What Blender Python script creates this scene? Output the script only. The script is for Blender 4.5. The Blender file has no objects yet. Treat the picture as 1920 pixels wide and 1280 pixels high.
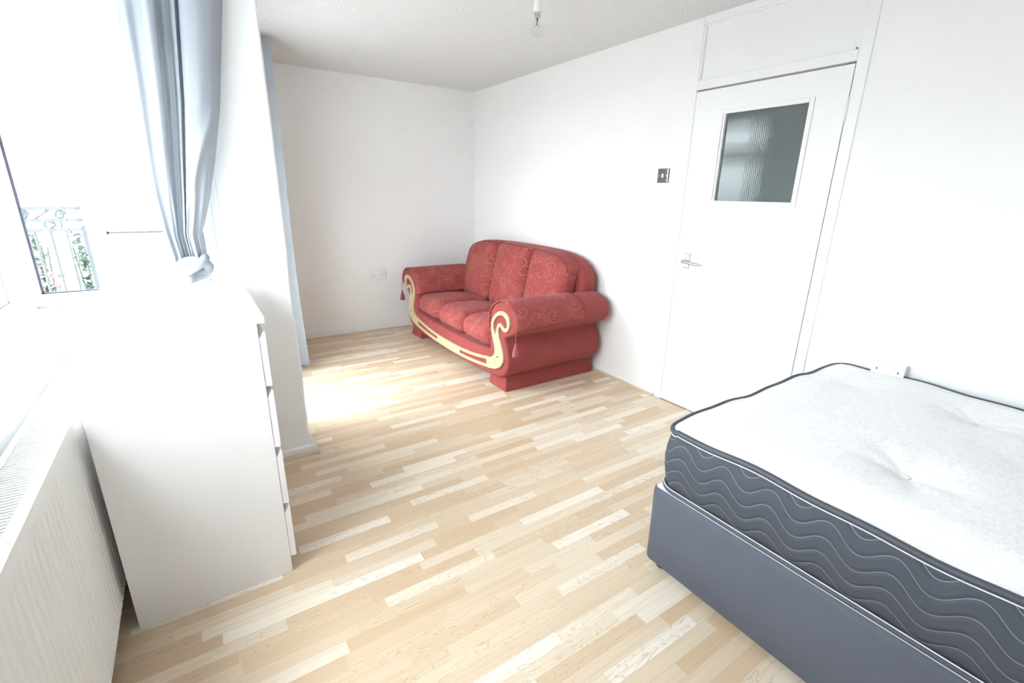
import bpy, bmesh, math, random
from mathutils import Vector, Matrix
random.seed(7)
PI = math.pi
S = bpy.context.scene
COL = S.collection

# ------------------------------------------------------------------ camera, world, exposure
F_PX = 888.42
cam_d = bpy.data.cameras.new('camera'); cam = bpy.data.objects.new('camera', cam_d); COL.objects.link(cam)
cam_d.sensor_width = 36.0; cam_d.sensor_fit = 'HORIZONTAL'; cam_d.lens = F_PX/1920*36; cam_d.clip_start = 0.02
_a, _b, _c = -.5916, -.3023, .0191
fw = Vector((-math.sin(_a)*math.cos(_b), math.cos(_a)*math.cos(_b), math.sin(_b)))
rt = Vector((math.cos(_a), math.sin(_a), 0)); up = rt.cross(fw)
r2 = rt*math.cos(_c)+up*math.sin(_c); u2 = -rt*math.sin(_c)+up*math.cos(_c)
M = Matrix((r2, u2, -fw)).transposed().to_4x4(); M.translation = Vector((-2.6489, -4.737, 1.3867))
cam.matrix_world = M
S.camera = cam

SKY = 20.0
W = bpy.data.worlds.new('overcast_sky'); S.world = W; W.use_nodes = True
bg = W.node_tree.nodes['Background']; bg.inputs[1].default_value = SKY
_t = W.node_tree; _g = _t.nodes.new('ShaderNodeTexCoord'); _s = _t.nodes.new('ShaderNodeSeparateXYZ'); _r = _t.nodes.new('ShaderNodeValToRGB')
_m = _t.nodes.new('ShaderNodeMapRange'); _m.inputs[1].default_value = -1; _m.inputs[2].default_value = 1
_t.links.new(_g.outputs['Generated'], _s.inputs[0]); _t.links.new(_s.outputs[2], _m.inputs[0]); _t.links.new(_m.outputs[0], _r.inputs[0]); _t.links.new(_r.outputs[0], bg.inputs[0])
_e = _r.color_ramp.elements      # overcast sky: bright overhead, dimmer at the horizon, dull ground below
_e[0].position = 0; _e[0].color = (.07, .07, .068, 1); _e[1].position = 1; _e[1].color = (.90, .965, 1.02, 1)
for _p, _c in ((.485, (.09, .09, .088, 1)), (.505, (.345, .372, .395, 1)), (.75, (.62, .67, .71, 1))):
    _k = _e.new(_p); _k.color = _c
S.view_settings.view_transform = 'Standard'; S.view_settings.look = 'None'
S.view_settings.gamma = 1; S.view_settings.exposure = 1.0; S.view_settings.use_curve_mapping = False
S.cycles.max_bounces = 16; S.cycles.diffuse_bounces = 12; S.cycles.transparent_max_bounces = 16

def portal(name, loc, rot, sx, sy):            # sampling guides lying in the window openings
    l = bpy.data.lights.new(name, 'AREA'); l.shape = 'RECTANGLE'; l.size = sx; l.size_y = sy
    l.cycles.is_portal = True
    o = bpy.data.objects.new(name, l); COL.objects.link(o); o.location = loc; o.rotation_euler = rot
portal('sky_portal_left', (-3.30, -3.225, 1.59), (0, -PI/2, 0), 1.36, 1.86)
portal('sky_portal_balcony', (-2.89, -2.02, 1.62), (-PI/2, 0, 0), .72, 1.36)
portal('sky_portal_balcony_door', (-2.41, -1.405, 1.12), (0, -PI/2, 0), 2.2, .9)

# ------------------------------------------------------------------ helpers
ROOT = {}
def finish(name, bm, m, parent=None, smooth=False, bevel=0, loc=None):
    me = bpy.data.meshes.new(name)
    bmesh.ops.recalc_face_normals(bm, faces=bm.faces[:])
    off = ROOT.get(parent.name, Vector((0, 0, 0))) if parent else (Vector(loc) if loc else Vector((0, 0, 0)))
    bmesh.ops.translate(bm, verts=bm.verts[:], vec=-off)
    if smooth:
        for f in bm.faces: f.smooth = True
        for e in bm.edges:
            if len(e.link_faces) == 2 and e.calc_face_angle(0) > math.radians(42): e.smooth = False
    bm.to_mesh(me); bm.free()
    o = bpy.data.objects.new(name, me); COL.objects.link(o)
    for mm in (m if isinstance(m, (list, tuple)) else [m]): me.materials.append(mm)
    if parent: o.parent = parent; ROOT[o.name] = off
    else:
        o.location = off; ROOT[o.name] = off
    if bevel:
        b = o.modifiers.new('bevel', 'BEVEL'); b.width = bevel; b.segments = 2; b.limit_method = 'ANGLE'; b.angle_limit = math.radians(40)
    return o
def tag(o, label=None, cat=None, group=None, kind=None):
    if label: o['label'] = label
    if cat: o['category'] = cat
    if group: o['group'] = group
    if kind: o['kind'] = kind
    return o
def thing(name, loc, label=None, cat=None, group=None, kind=None):
    o = bpy.data.objects.new(name, None); COL.objects.link(o); o.location = loc; o.empty_display_size = .1
    ROOT[o.name] = Vector(loc)
    return tag(o, label, cat, group, kind)
def struct(o): o['kind'] = 'structure'; return o
def NB(): return bmesh.new()
def bx(bm, x0, x1, y0, y1, z0, z1, mi=0):
    vs = [bm.verts.new((x, y, z)) for x in (x0, x1) for y in (y0, y1) for z in (z0, z1)]
    for q in ((0,1,3,2),(4,6,7,5),(0,4,5,1),(2,3,7,6),(0,2,6,4),(1,5,7,3)):
        f = bm.faces.new([vs[i] for i in q]); f.material_index = mi
    return vs
def box(name, m, parent, *d, bevel=0.002, **k):
    bm = NB(); bx(bm, *d); return finish(name, bm, m, parent, bevel=bevel, **k)
def loft(bm, rings, closed=True, cap0=True, cap1=True, mi=0):
    R = [[bm.verts.new(p) for p in r] for r in rings]
    n = len(R[0])
    for a, b in zip(R, R[1:]):
        for i in range(n if closed else n-1):
            j = (i+1) % n
            try: f = bm.faces.new((a[i], a[j], b[j], b[i])); f.material_index = mi
            except ValueError: pass
    if cap0: bm.faces.new(R[0][::-1]).material_index = mi
    if cap1: bm.faces.new(R[-1]).material_index = mi
    return R
def tube(bm, pts, r, n=10, closed=False, rr=None):
    pts = [Vector(p) for p in pts]; rings = []; N = len(pts); prev = None
    for i, p in enumerate(pts):
        t = (pts[(i+1) % N]-pts[i-1]) if closed else (pts[min(i+1, N-1)]-pts[max(i-1, 0)])
        t.normalize()
        if prev is None:
            a = Vector((0, 0, 1)) if abs(t.z) < .9 else Vector((1, 0, 0)); u = t.cross(a).normalized()
        else: u = (prev-t*prev.dot(t)).normalized()
        prev = u; v = t.cross(u); q = rr[i] if rr else r
        rings.append([p+(u*math.cos(k*2*PI/n)+v*math.sin(k*2*PI/n))*q for k in range(n)])
    if closed: rings.append(rings[0][:])
    loft(bm, rings, True, not closed, not closed)
    if closed: bmesh.ops.remove_doubles(bm, verts=bm.verts[:], dist=1e-6)
def lathe(bm, prof, cx, cy, n=24):      # prof: (radius, z)
    loft(bm, [[(cx+r*math.cos(k*2*PI/n), cy+r*math.sin(k*2*PI/n), z) for k in range(n)] for r, z in prof])
def catmull(P, k=8, closed=True):
    out = []; N = len(P)
    for i in range(N if closed else N-1):
        g = (lambda j: P[j % N]) if closed else (lambda j: P[max(0, min(N-1, j))])
        p0, p1, p2, p3 = [Vector(g(i+d)) for d in (-1, 0, 1, 2)]
        for s in range(k):
            t = s/k
            out.append(.5*((2*p1)+(p2-p0)*t+(2*p0-5*p1+4*p2-p3)*t*t+(3*p1-p0-3*p2+p3)*t**3))
    if not closed: out.append(Vector(P[-1]))
    return out
def inset2(P, d):
    N = len(P); out = []
    A = sum(P[i].x*P[(i+1) % N].y-P[(i+1) % N].x*P[i].y for i in range(N))
    sg = 1 if A > 0 else -1
    for i in range(N):
        t = (P[(i+1) % N]-P[i-1]); n = Vector((-t.y, t.x)).normalized()*sg
        out.append(P[i]+n*d)
    return out
def rbox(bm, c, h, r, n=14, warp=None, mi=0):
    """cushion-like box with round edges; warp(unit coords, point) -> point"""
    new = []
    def g(k): return -1+2*k/n
    for ax in range(3):
        for s in (-1, 1):
            V = {}
            for i in range(n+1):
                for j in range(n+1):
                    p = [0, 0, 0]; p[ax] = s; p[(ax+1) % 3] = g(i); p[(ax+2) % 3] = g(j)
                    q = Vector([p[k]*h[k] for k in range(3)])
                    cl = Vector([max(-(h[k]-r), min(h[k]-r, q[k])) for k in range(3)])
                    d = q-cl; q2 = cl+d.normalized()*r
                    w = Vector(c)+q2
                    if warp: w = warp(Vector(p), w)
                    v = bm.verts.new(w); V[i, j] = v; new.append(v)
            for i in range(n):
                for j in range(n):
                    f = bm.faces.new((V[i, j], V[i+1, j], V[i+1, j+1], V[i, j+1])); f.material_index = mi
    bmesh.ops.remove_doubles(bm, verts=new, dist=1e-5)
def grid(bm, nu, nv, fn, mi=0):
    V = [[bm.verts.new(fn(i/nu, j/nv)) for j in range(nv+1)] for i in range(nu+1)]
    for i in range(nu):
        for j in range(nv):
            bm.faces.new((V[i][j], V[i+1][j], V[i+1][j+1], V[i][j+1])).material_index = mi
    return V
def sstep(a, b, x):
    t = max(0, min(1, (x-a)/(b-a))); return t*t*(3-2*t)
def interp(tab, x):
    if x <= tab[0][0]: return tab[0][1]
    for (a, va), (b, vb) in zip(tab, tab[1:]):
        if x <= b: return va+(vb-va)*(x-a)/(b-a)
    return tab[-1][1]

# ------------------------------------------------------------------ materials
class NT:
    def __init__(s, name):
        s.m = bpy.data.materials.new(name); s.m.use_nodes = True; s.t = s.m.node_tree; s.n = s.t.nodes
        s.b = s.n['Principled BSDF']; s.out = s.n['Material Output']
    def new(s, ty, **k):
        n = s.n.new(ty)
        for a, v in k.items(): setattr(n, a, v)
        return n
    def put(s, sock, v):
        if isinstance(v, bpy.types.NodeSocket): s.t.links.new(v, sock)
        else: sock.default_value = v
    def math(s, op, a, b=0.0, c=0.0):
        n = s.new('ShaderNodeMath', operation=op)
        for i, v in enumerate((a, b, c)):
            s.put(n.inputs[i], v)
        return n.outputs[0]
    def obj(s): return s.new('ShaderNodeTexCoord').outputs['Object']
    def xyz(s, v):
        n = s.new('ShaderNodeSeparateXYZ'); s.put(n.inputs[0], v); return n.outputs
    def vec(s, x, y, z=0.0):
        n = s.new('ShaderNodeCombineXYZ')
        for i, v in enumerate((x, y, z)): s.put(n.inputs[i], v)
        return n.outputs[0]
    def noise(s, v, scale, detail=3.0, rough=.5, dist=0.0):
        n = s.new('ShaderNodeTexNoise'); s.put(n.inputs['Vector'], v); n.inputs['Scale'].default_value = scale
        n.inputs['Detail'].default_value = detail; n.inputs['Roughness'].default_value = rough; n.inputs['Distortion'].default_value = dist
        return n.outputs['Fac']
    def mix(s, f, a, b):
        n = s.new('ShaderNodeMix', data_type='RGBA'); s.put(n.inputs[0], f)
        s.put(n.inputs[6], a if isinstance(a, bpy.types.NodeSocket) else (*a, 1)); s.put(n.inputs[7], b if isinstance(b, bpy.types.NodeSocket) else (*b, 1))
        return n.outputs[2]
    def ramp(s, f, stops):
        n = s.new('ShaderNodeValToRGB'); s.put(n.inputs[0], f); e = n.color_ramp.elements
        while len(e) < len(stops): e.new(.5)
        for el, (p, c) in zip(e, stops): el.position = p; el.color = (*c, 1) if len(c) == 3 else c
        return n.outputs[0]
    def smooth(s, x, lo, hi):
        n = s.new('ShaderNodeMapRange', interpolation_type='SMOOTHSTEP'); s.put(n.inputs[0], x)
        s.put(n.inputs[1], lo); s.put(n.inputs[2], hi); return n.outputs[0]
    def bump(s, h, strength, dist=.01):
        n = s.new('ShaderNodeBump'); s.put(n.inputs['Height'], h); n.inputs['Strength'].default_value = strength; n.inputs['Distance'].default_value = dist
        s.t.links.new(n.outputs[0], s.b.inputs['Normal'])
    def set(s, col=None, rough=None, metal=None, spec=None, **k):
        if col is not None: s.put(s.b.inputs['Base Color'], col if isinstance(col, bpy.types.NodeSocket) else (*col, 1))
        if rough is not None: s.put(s.b.inputs['Roughness'], rough)
        if metal is not None: s.b.inputs['Metallic'].default_value = metal
        if spec is not None: s.b.inputs['Specular IOR Level'].default_value = spec
        for a, v in k.items(): s.put(s.b.inputs[a.replace('_', ' ')], v)
        return s.m
def plain(name, col, rough=.5, metal=0, spec=.5, noise=.03, nscale=30):
    t = NT(name); n = t.noise(t.obj(), nscale, 3)
    c = t.mix(n, [v*(1-noise) for v in col], [min(1, v*(1+noise)) for v in col])
    return t.set(c, rough, metal, spec)

def mat_wall():
    t = NT('white_emulsion'); o = t.obj()
    n1 = t.noise(o, 55, 5, .65); n2 = t.noise(o, 3, 2)
    t.bump(n1, .12, .004)
    return t.set(t.mix(n2, (.845, .845, .845), (.875, .873, .868)), .72, 0, .25)
def mat_ceiling():
    t = NT('textured_ceiling'); o = t.obj()
    v = t.new('ShaderNodeTexVoronoi'); v.inputs['Scale'].default_value = 5.5
    cell = v.outputs['Position']; t.put(v.inputs['Vector'], o)
    d = t.new('ShaderNodeVectorMath', operation='SUBTRACT'); t.put(d.inputs[0], o); 
    sc = t.new('ShaderNodeVectorMath', operation='SCALE'); t.put(sc.inputs[0], cell); sc.inputs[3].default_value = 1.0
    t.put(d.inputs[1], sc.outputs[0])
    ln = t.new('ShaderNodeVectorMath', operation='LENGTH'); t.put(ln.inputs[0], d.outputs[0])
    arcs = t.math('SINE', t.math('MULTIPLY', ln.outputs['Value'], 260))
    n1 = t.noise(o, 42, 4, .6, 1.2)
    h = t.math('ADD', t.math('MULTIPLY', arcs, t.math('MULTIPLY', t.smooth(t.noise(o, 9, 2), .45, .6), .35)), n1)
    t.bump(h, .42, .006)
    return t.set((.69, .70, .705), .8, 0, .2)
def mat_floor():
    t = NT('maple_strip_laminate'); X, Y, Z = t.xyz(t.obj())
    PW = .0483
    yr = t.math('DIVIDE', Y, PW); row = t.math('FLOOR', yr); fy = t.math('FRACT', yr)
    w1 = t.new('ShaderNodeTexWhiteNoise', noise_dimensions='1D'); t.put(w1.inputs['W'], row)
    r1 = w1.outputs['Value']
    L = t.math('ADD', .33, t.math('MULTIPLY', r1, .17))
    u = t.math('ADD', t.math('DIVIDE', X, L), t.math('MULTIPLY', r1, 37.31))
    pid = t.math('FLOOR', u); fx = t.math('FRACT', u)
    w2 = t.new('ShaderNodeTexWhiteNoise', noise_dimensions='2D'); t.put(w2.inputs['Vector'], t.vec(row, pid))
    rv = w2.outputs['Value']
    base = t.ramp(rv, [(0, (.59, .435, .285)), (.28, (.63, .485, .335)), (.5, (.665, .535, .39)), (.72, (.70, .585, .445)), (.88, (.76, .67, .55)), (1, (.80, .73, .63))])
    ox = t.math('MULTIPLY', rv, 31.0)
    # fine straight grain
    g = t.noise(t.vec(t.math('ADD', t.math('MULTIPLY', X, 2.2), ox), t.math('MULTIPLY', Y, 95), ox), 1.0, 4, .6)
    base = t.mix(t.math('MULTIPLY', t.smooth(g, .40, .78), .28), base, (.42, .29, .17))
    # flame figure: contour lines of a stretched noise on about half of the strips
    n = t.noise(t.vec(t.math('ADD', t.math('MULTIPLY', X, 5.2), ox), t.math('MULTIPLY', Y, 21), ox), 1.0, 2.0, .55, .5)
    fl = t.math('ABSOLUTE', t.math('SUBTRACT', t.math('FRACT', t.math('MULTIPLY', n, 9.0)), .5))
    line = t.math('SUBTRACT', 1.0, t.smooth(fl, .0, .11))
    sel = t.smooth(t.math('FRACT', t.math('MULTIPLY', rv, 7.77)), .5, .62)
    base = t.mix(t.math('MULTIPLY', t.math('MULTIPLY', line, sel), .46), base, (.40, .265, .14))
    # joints between strips
    ey = t.math('MINIMUM', fy, t.math('SUBTRACT', 1.0, fy)); ex = t.math('MULTIPLY', t.math('MINIMUM', fx, t.math('SUBTRACT', 1.0, fx)), 8)
    e = t.math('SUBTRACT', 1.0, t.smooth(t.math('MINIMUM', ey, ex), .004, .022))
    base = t.mix(t.math('MULTIPLY', e, .3), base, (.33, .22, .12))
    t.bump(g, .04, .002)
    return t.set(base, .36, 0, .6)
def scroll_pattern(t, p2, scale, seed):
    """thin spiral tendrils and sprigs around scattered centres"""
    sc = t.new('ShaderNodeVectorMath', operation='ADD'); t.put(sc.inputs[0], p2); sc.inputs[1].default_value = (seed, seed*.37, 0)
    P = sc.outputs[0]
    v = t.new('ShaderNodeTexVoronoi', voronoi_dimensions='2D'); t.put(v.inputs['Vector'], P); v.inputs['Scale'].default_value = scale
    v.inputs['Randomness'].default_value = .85
    d = t.new('ShaderNodeVectorMath', operation='SUBTRACT'); t.put(d.inputs[0], P); t.put(d.inputs[1], v.outputs['Position'])
    dx, dy, _ = t.xyz(d.outputs[0])
    cr = t.new('ShaderNodeSeparateColor'); t.put(cr.inputs[0], v.outputs['Color'])
    hand = t.math('SUBTRACT', t.math('MULTIPLY', t.math('GREATER_THAN', cr.outputs[0], .5), 2.0), 1.0)
    ang = t.math('MULTIPLY', t.math('ARCTAN2', dy, dx), hand)
    r = t.math('MULTIPLY', v.outputs['Distance'], scale if False else 1.0)
    r = t.math('POWER', t.math('ADD', t.math('POWER', dx, 2.0), t.math('POWER', dy, 2.0)), .5)
    rs = t.math('MULTIPLY', r, scale)
    ph = t.math('ADD', t.math('MULTIPLY', rs, 2.9), t.math('DIVIDE', ang, 2*PI))
    ph = t.math('ADD', ph, t.math('MULTIPLY', cr.outputs[1], 1.0))
    f = t.math('ABSOLUTE', t.math('SUBTRACT', t.math('FRACT', ph), .5))
    w = t.math('DIVIDE', .034, t.math('ADD', .35, rs))
    ln = t.math('SUBTRACT', 1.0, t.smooth(f, t.math('MULTIPLY', w, .45), t.math('MULTIPLY', w, 1.2)))
    far = t.math('SUBTRACT', 1.0, t.smooth(rs, .40, .52))
    brk = t.smooth(t.noise(P, scale*1.3, 1), .36, .46)
    return t.math('MULTIPLY', t.math('MULTIPLY', ln, far), brk)
def mat_sofa(name, axes):
    t = NT(name); o = t.obj(); X, Y, Z = t.xyz(o)
    pile = t.noise(o, 240, 3, .75); cl = t.noise(o, 9, 3)
    base = t.mix(cl, (.300, .058, .054), (.365, .080, .074))
    base = t.mix(t.math('MULTIPLY', t.smooth(pile, .35, .65), .5), base, (.17, .036, .034))
    if axes:
        a, b = {'yz': (Y, Z), 'yx': (Y, t.math('SUBTRACT', X, Z)), 'xz': (X, t.math('ADD', Z, t.math('MULTIPLY', Y, .9)))}[axes]
        p2 = t.vec(a, b, 0.0)
        A = scroll_pattern(t, p2, 7.0, 1.3); B = scroll_pattern(t, p2, 11.0, 5.1)
        sp = t.noise(p2, 34, 1.5, .5, 1.6)
        sprig = t.math('MULTIPLY', t.math('SUBTRACT', 1.0, t.smooth(t.math('ABSOLUTE', t.math('SUBTRACT', sp, .5)), .008, .03)), t.smooth(t.noise(p2, 7.0, 1), .52, .6))
        pat = t.math('MINIMUM', 1.0, t.math('ADD', t.math('ADD', A, t.math('MULTIPLY', B, .7)), t.math('MULTIPLY', sprig, .5)))
        base = t.mix(t.math('MULTIPLY', pat, .55), base, (.56, .235, .205))
        base = t.mix(t.math('MULTIPLY', t.smooth(t.noise(p2, 6, 1), .5, .62), .18), base, (.52, .17, .11))
    t.bump(pile, .25, .004)
    m = t.set(base, .9, 0, .15)
    t.b.inputs['Sheen Weight'].default_value = .10; t.b.inputs['Sheen Roughness'].default_value = .5
    t.b.inputs['Sheen Tint'].default_value = (1, .75, .75, 1)
    return m
def mat_damask():
    t = NT('white_damask'); o = t.obj()
    n = t.noise(o, 16, 2, .5, 2.5); c = t.math('ABSOLUTE', t.math('SUBTRACT', t.math('FRACT', t.math('MULTIPLY', n, 5)), .5))
    pat = t.smooth(c, .17, .24)
    t.bump(t.math('ADD', t.math('MULTIPLY', pat, .5), t.noise(o, 160, 2)), .22, .003)
    return t.set(t.mix(pat, (.80, .80, .81), (.87, .87, .875)), t.math('ADD', .42, t.math('MULTIPLY', pat, .25)), 0, .4)
def mat_border():
    t = NT('charcoal_quilted_border'); uv = t.new('ShaderNodeUVMap').outputs[0]; U, V, _ = t.xyz(uv)
    ph = t.math('MULTIPLY', t.math('ADD', U, 4.178), 2*PI/.152)
    zz = t.math('SUBTRACT', t.math('SUBTRACT', V, t.math('MULTIPLY', t.math('COSINE', ph), .0225)), .551)
    k = t.math('FRACT', t.math('ADD', t.math('DIVIDE', zz, .047), 20.5))
    d = t.math('MULTIPLY', t.math('ABSOLUTE', t.math('SUBTRACT', k, .5)), .047)
    st = t.math('SUBTRACT', 1.0, t.smooth(d, .0004, .0012))
    puff = t.smooth(d, .0, .012)
    n = t.noise(t.obj(), 500, 2)
    base = t.mix(n, (.058, .065, .084), (.075, .082, .104))
    t.bump(t.math('ADD', puff, t.math('MULTIPLY', n, .06)), .55, .005)
    return t.set(t.mix(t.math('MULTIPLY', st, .75), base, (.36, .36, .38)), .75, 0, .3)
def mat_suede():
    t = NT('charcoal_faux_suede'); o = t.obj()
    n = t.noise(o, 700, 2); c = t.noise(o, 5, 4, .6)
    base = t.mix(c, (.088, .096, .125), (.112, .120, .150))
    marks = t.smooth(t.noise(o, 26, 3, .7, 1.0), .74, .80)
    base = t.mix(t.math('MULTIPLY', marks, .25), base, (.2, .2, .21))
    t.bump(n, .12, .002)
    return t.set(base, .78, 0, .3)
def mat_curtain():
    t = NT('pale_blue_grey_curtain'); o = t.obj(); X, Y, Z = t.xyz(o)
    n = t.noise(t.vec(t.math('MULTIPLY', X, 60), t.math('MULTIPLY', Y, 60), t.math('MULTIPLY', Z, 500)), 1, 2)
    c = t.mix(n, (.31, .332, .365), (.38, .402, .435))
    d = t.new('ShaderNodeBsdfDiffuse'); t.put(d.inputs[0], c)
    tr = t.new('ShaderNodeBsdfTranslucent'); t.put(tr.inputs[0], c)
    mx = t.new('ShaderNodeMixShader'); mx.inputs[0].default_value = .12
    t.t.links.new(d.outputs[0], mx.inputs[1]); t.t.links.new(tr.outputs[0], mx.inputs[2]); t.t.links.new(mx.outputs[0], t.out.inputs[0])
    return t.m
def mat_glass():
    t = NT('window_glass')
    tr = t.new('ShaderNodeBsdfTransparent'); tr.inputs[0].default_value = (.97, .985, .98, 1)
    gl = t.new('ShaderNodeBsdfGlossy'); gl.inputs['Roughness'].default_value = .0
    lw = t.new('ShaderNodeLayerWeight'); lw.inputs[0].default_value = .5
    fr = t.math('ADD', .025, t.math('MULTIPLY', t.math('POWER', lw.outputs['Facing'], 5.0), .6))
    mx = t.new('ShaderNodeMixShader'); t.t.links.new(fr, mx.inputs[0])
    t.t.links.new(tr.outputs[0], mx.inputs[1]); t.t.links.new(gl.outputs[0], mx.inputs[2]); t.t.links.new(mx.outputs[0], t.out.inputs[0])
    return t.m
def mat_reeded():
    t = NT('reeded_obscure_glass'); o = t.obj(); X, Y, Z = t.xyz(o)
    reed = t.math('SINE', t.math('MULTIPLY', t.math('ADD', Y, t.math('MULTIPLY', t.noise(o, 14, 2), .006)), 2*PI/.011))
    cross = t.math('SINE', t.math('MULTIPLY', Z, 2*PI/.007))
    h = t.math('ADD', t.math('ADD', reed, t.math('MULTIPLY', cross, .45)), t.math('MULTIPLY', t.noise(o, 26, 3), 2.0))
    t.bump(h, .022, .003)
    n = t.noise(o, 5, 2)
    m = t.set(t.mix(n, (.165, .20, .20), (.19, .225, .23)), .05, 0, .36)
    t.b.inputs['Transmission Weight'].default_value = .25
    return m
def mat_brick():
    t = NT('pale_brick'); o = t.obj(); X, Y, Z = t.xyz(o)
    b = t.new('ShaderNodeTexBrick'); t.put(b.inputs['Vector'], t.vec(X, Z)); b.inputs['Scale'].default_value = 1.0
    b.inputs['Brick Width'].default_value = .45; b.inputs['Row Height'].default_value = .15; b.inputs['Mortar Size'].default_value = .02
    b.inputs['Color1'].default_value = (.66, .58, .55, 1); b.inputs['Color2'].default_value = (.72, .66, .63, 1); b.inputs['Mortar'].default_value = (.25, .22, .22, 1)
    return t.set(b.outputs[0], .9, 0, .2)

WALL = mat_wall(); CEIL = mat_ceiling(); FLOOR = mat_floor()
GLOSS = plain('white_gloss_paint', (.84, .84, .85), .35, 0, .5, .01)
UPVC = plain('white_upvc', (.88, .89, .90), .3, 0, .5, .01)
MELA = plain('white_melamine', (.86, .845, .85), .4, 0, .4, .008)
RADW = plain('radiator_enamel', (.82, .82, .80), .38, 0, .5, .015)
WPLAS = plain('white_plastic', (.84, .84, .85), .35, 0, .5, .01)
DARK = plain('dark_gasket_rubber', (.10, .10, .15), .6)
DSCREW = plain('dark_screw', (.12, .12, .13), .4, .6)
CHROME = plain('satin_chrome', (.56, .56, .58), .38, 1.0)
DCHROME = plain('dark_brushed_metal', (.13, .12, .125), .38, .7)
BEADW = plain('pale_wood_beading', (.60, .47, .33), .5, 0, .4, .08, 60)
TRIMW = plain('cream_painted_wood', (.56, .45, .275), .38, 0, .5, .03, 20)
SOFA = mat_sofa('red_chenille', None); SOFA_YZ = mat_sofa('red_chenille_scrolls_upright', 'yz'); SOFA_YX = mat_sofa('red_chenille_scrolls_flat', 'yx'); SOFA_XZ = mat_sofa('red_chenille_scrolls_arm', 'xz')
PIPE = plain('dark_red_piping', (.19, .05, .05), .85)
TASS = plain('pink_tassel_thread', (.34, .085, .11), .8, 0, .3, .25, 300)
DAMASK = mat_damask(); BORDER = mat_border(); SUEDE = mat_suede()
CHPIPE = plain('charcoal_piping', (.062, .068, .086), .6)
WPIPE = plain('white_tape', (.75, .76, .78), .5)
CURT = mat_curtain(); GLASS = mat_glass(); REED = mat_reeded(); BRICK = mat_brick()
BLACK = plain('black_plastic', (.02, .02, .022), .5)
IRON = plain('grey_iron_and_slot_shade', (.045, .05, .055), .6)  # railing iron; also the shade colour of the radiator's inner block
CONC = plain('pale_concrete', (.62, .61, .60), .9, 0, .2, .06, 8)
HALLM = plain('hall_grey', (.35, .36, .36), .8)
LEAF = plain('green_leaf', (.05, .085, .055), .6, 0, .3, .3, 40)
REDF = plain('red_flower', (.45, .06, .07), .6); TERRA = plain('terracotta', (.4, .2, .13), .8)

# ------------------------------------------------------------------ room shell
H = 2.374
XL = -3.16           # inner face of the left wall
YB = -2.197          # face of the wall towards the balcony
XA = -2.267          # inner face of the alcove wall
YF = -5.72
bm = NB(); bx(bm, -3.4, .12, YF-.15, .12, -.12, 0); struct(finish('floor', bm, FLOOR))
bm = NB(); bx(bm, -3.4, .12, YF-.15, .12, H, H+.12); struct(finish('ceiling', bm, CEIL))
struct(box('wall_back', WALL, None, -2.45, .12, 0, .12, 0, H, bevel=0))
struct(box('wall_front', WALL, None, -3.4, .12, YF-.12, YF, 0, H, bevel=0))
# right wall around the door opening
DY0, DY1 = -3.622, -2.672       # outer edges of the door frame
bm = NB()
bx(bm, 0, .12, DY1, 0, 0, H); bx(bm, 0, .12, YF, DY0, 0, H)
struct(finish('wall_right', bm, WALL))
# left wall, with the long window
LW0, LW1, LZ0, LZ1 = -4.15, -2.30, .915, 2.27
bm = NB()
bx(bm, -3.4, XL, YF, LW0, 0, H); bx(bm, -3.4, XL, LW1, YB, 0, LZ0-.03); bx(bm, -3.4, -3.192, LW1, YB, LZ0-.03, LZ1); bx(bm, -3.4, XL, LW1, YB, LZ1, H)
bx(bm, -3.4, XL, LW0, LW1, 0, LZ0); bx(bm, -3.4, XL, LW0, LW1, LZ1, H)
struct(finish('wall_left', bm, WALL))
# wall towards the balcony, with a window; its free edge is a little uneven and splays at the foot
BX0, BX1, BZ0, BZ1 = -3.27, -2.52, .915, 2.27
bm = NB()
bx(bm, -3.4, BX0, YB, -2.0, 0, H); bx(bm, BX0, BX1, YB, -2.0, 0, BZ0); bx(bm, BX0, BX1, YB, -2.0, BZ1, H)
rings = []
zs = [0, .012, .03, .06, .09, .12, .15, .2, .3, .5, .8, .95, 1.1, 1.4, 1.7, 2.0, 2.2, H]
for z in zs:
    fl = .022*(1-sstep(.04, .14, z)); j = .0025*math.sin(z*31)+.002*math.sin(z*77)
    rings.append([(BX1, YB-fl*.3, z), (XA+fl+j-.008, YB-fl*.3, z), (XA+fl+j, YB+.008, z), (XA, -2.0, z), (BX1, -2.0, z)])
loft(bm, rings)
struct(finish('wall_balcony', bm, WALL))
# alcove wall, with the balcony door opening
AD0, AD1, ADZ = -1.86, -.95, 2.24
bm = NB()
bx(bm, -2.45, XA, -2.0, AD0, 0, H); bx(bm, -2.45, XA, AD1, 0, 0, H); bx(bm, -2.45, XA, AD0, AD1, ADZ, H)
struct(finish('wall_alcove', bm, WALL))

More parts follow.
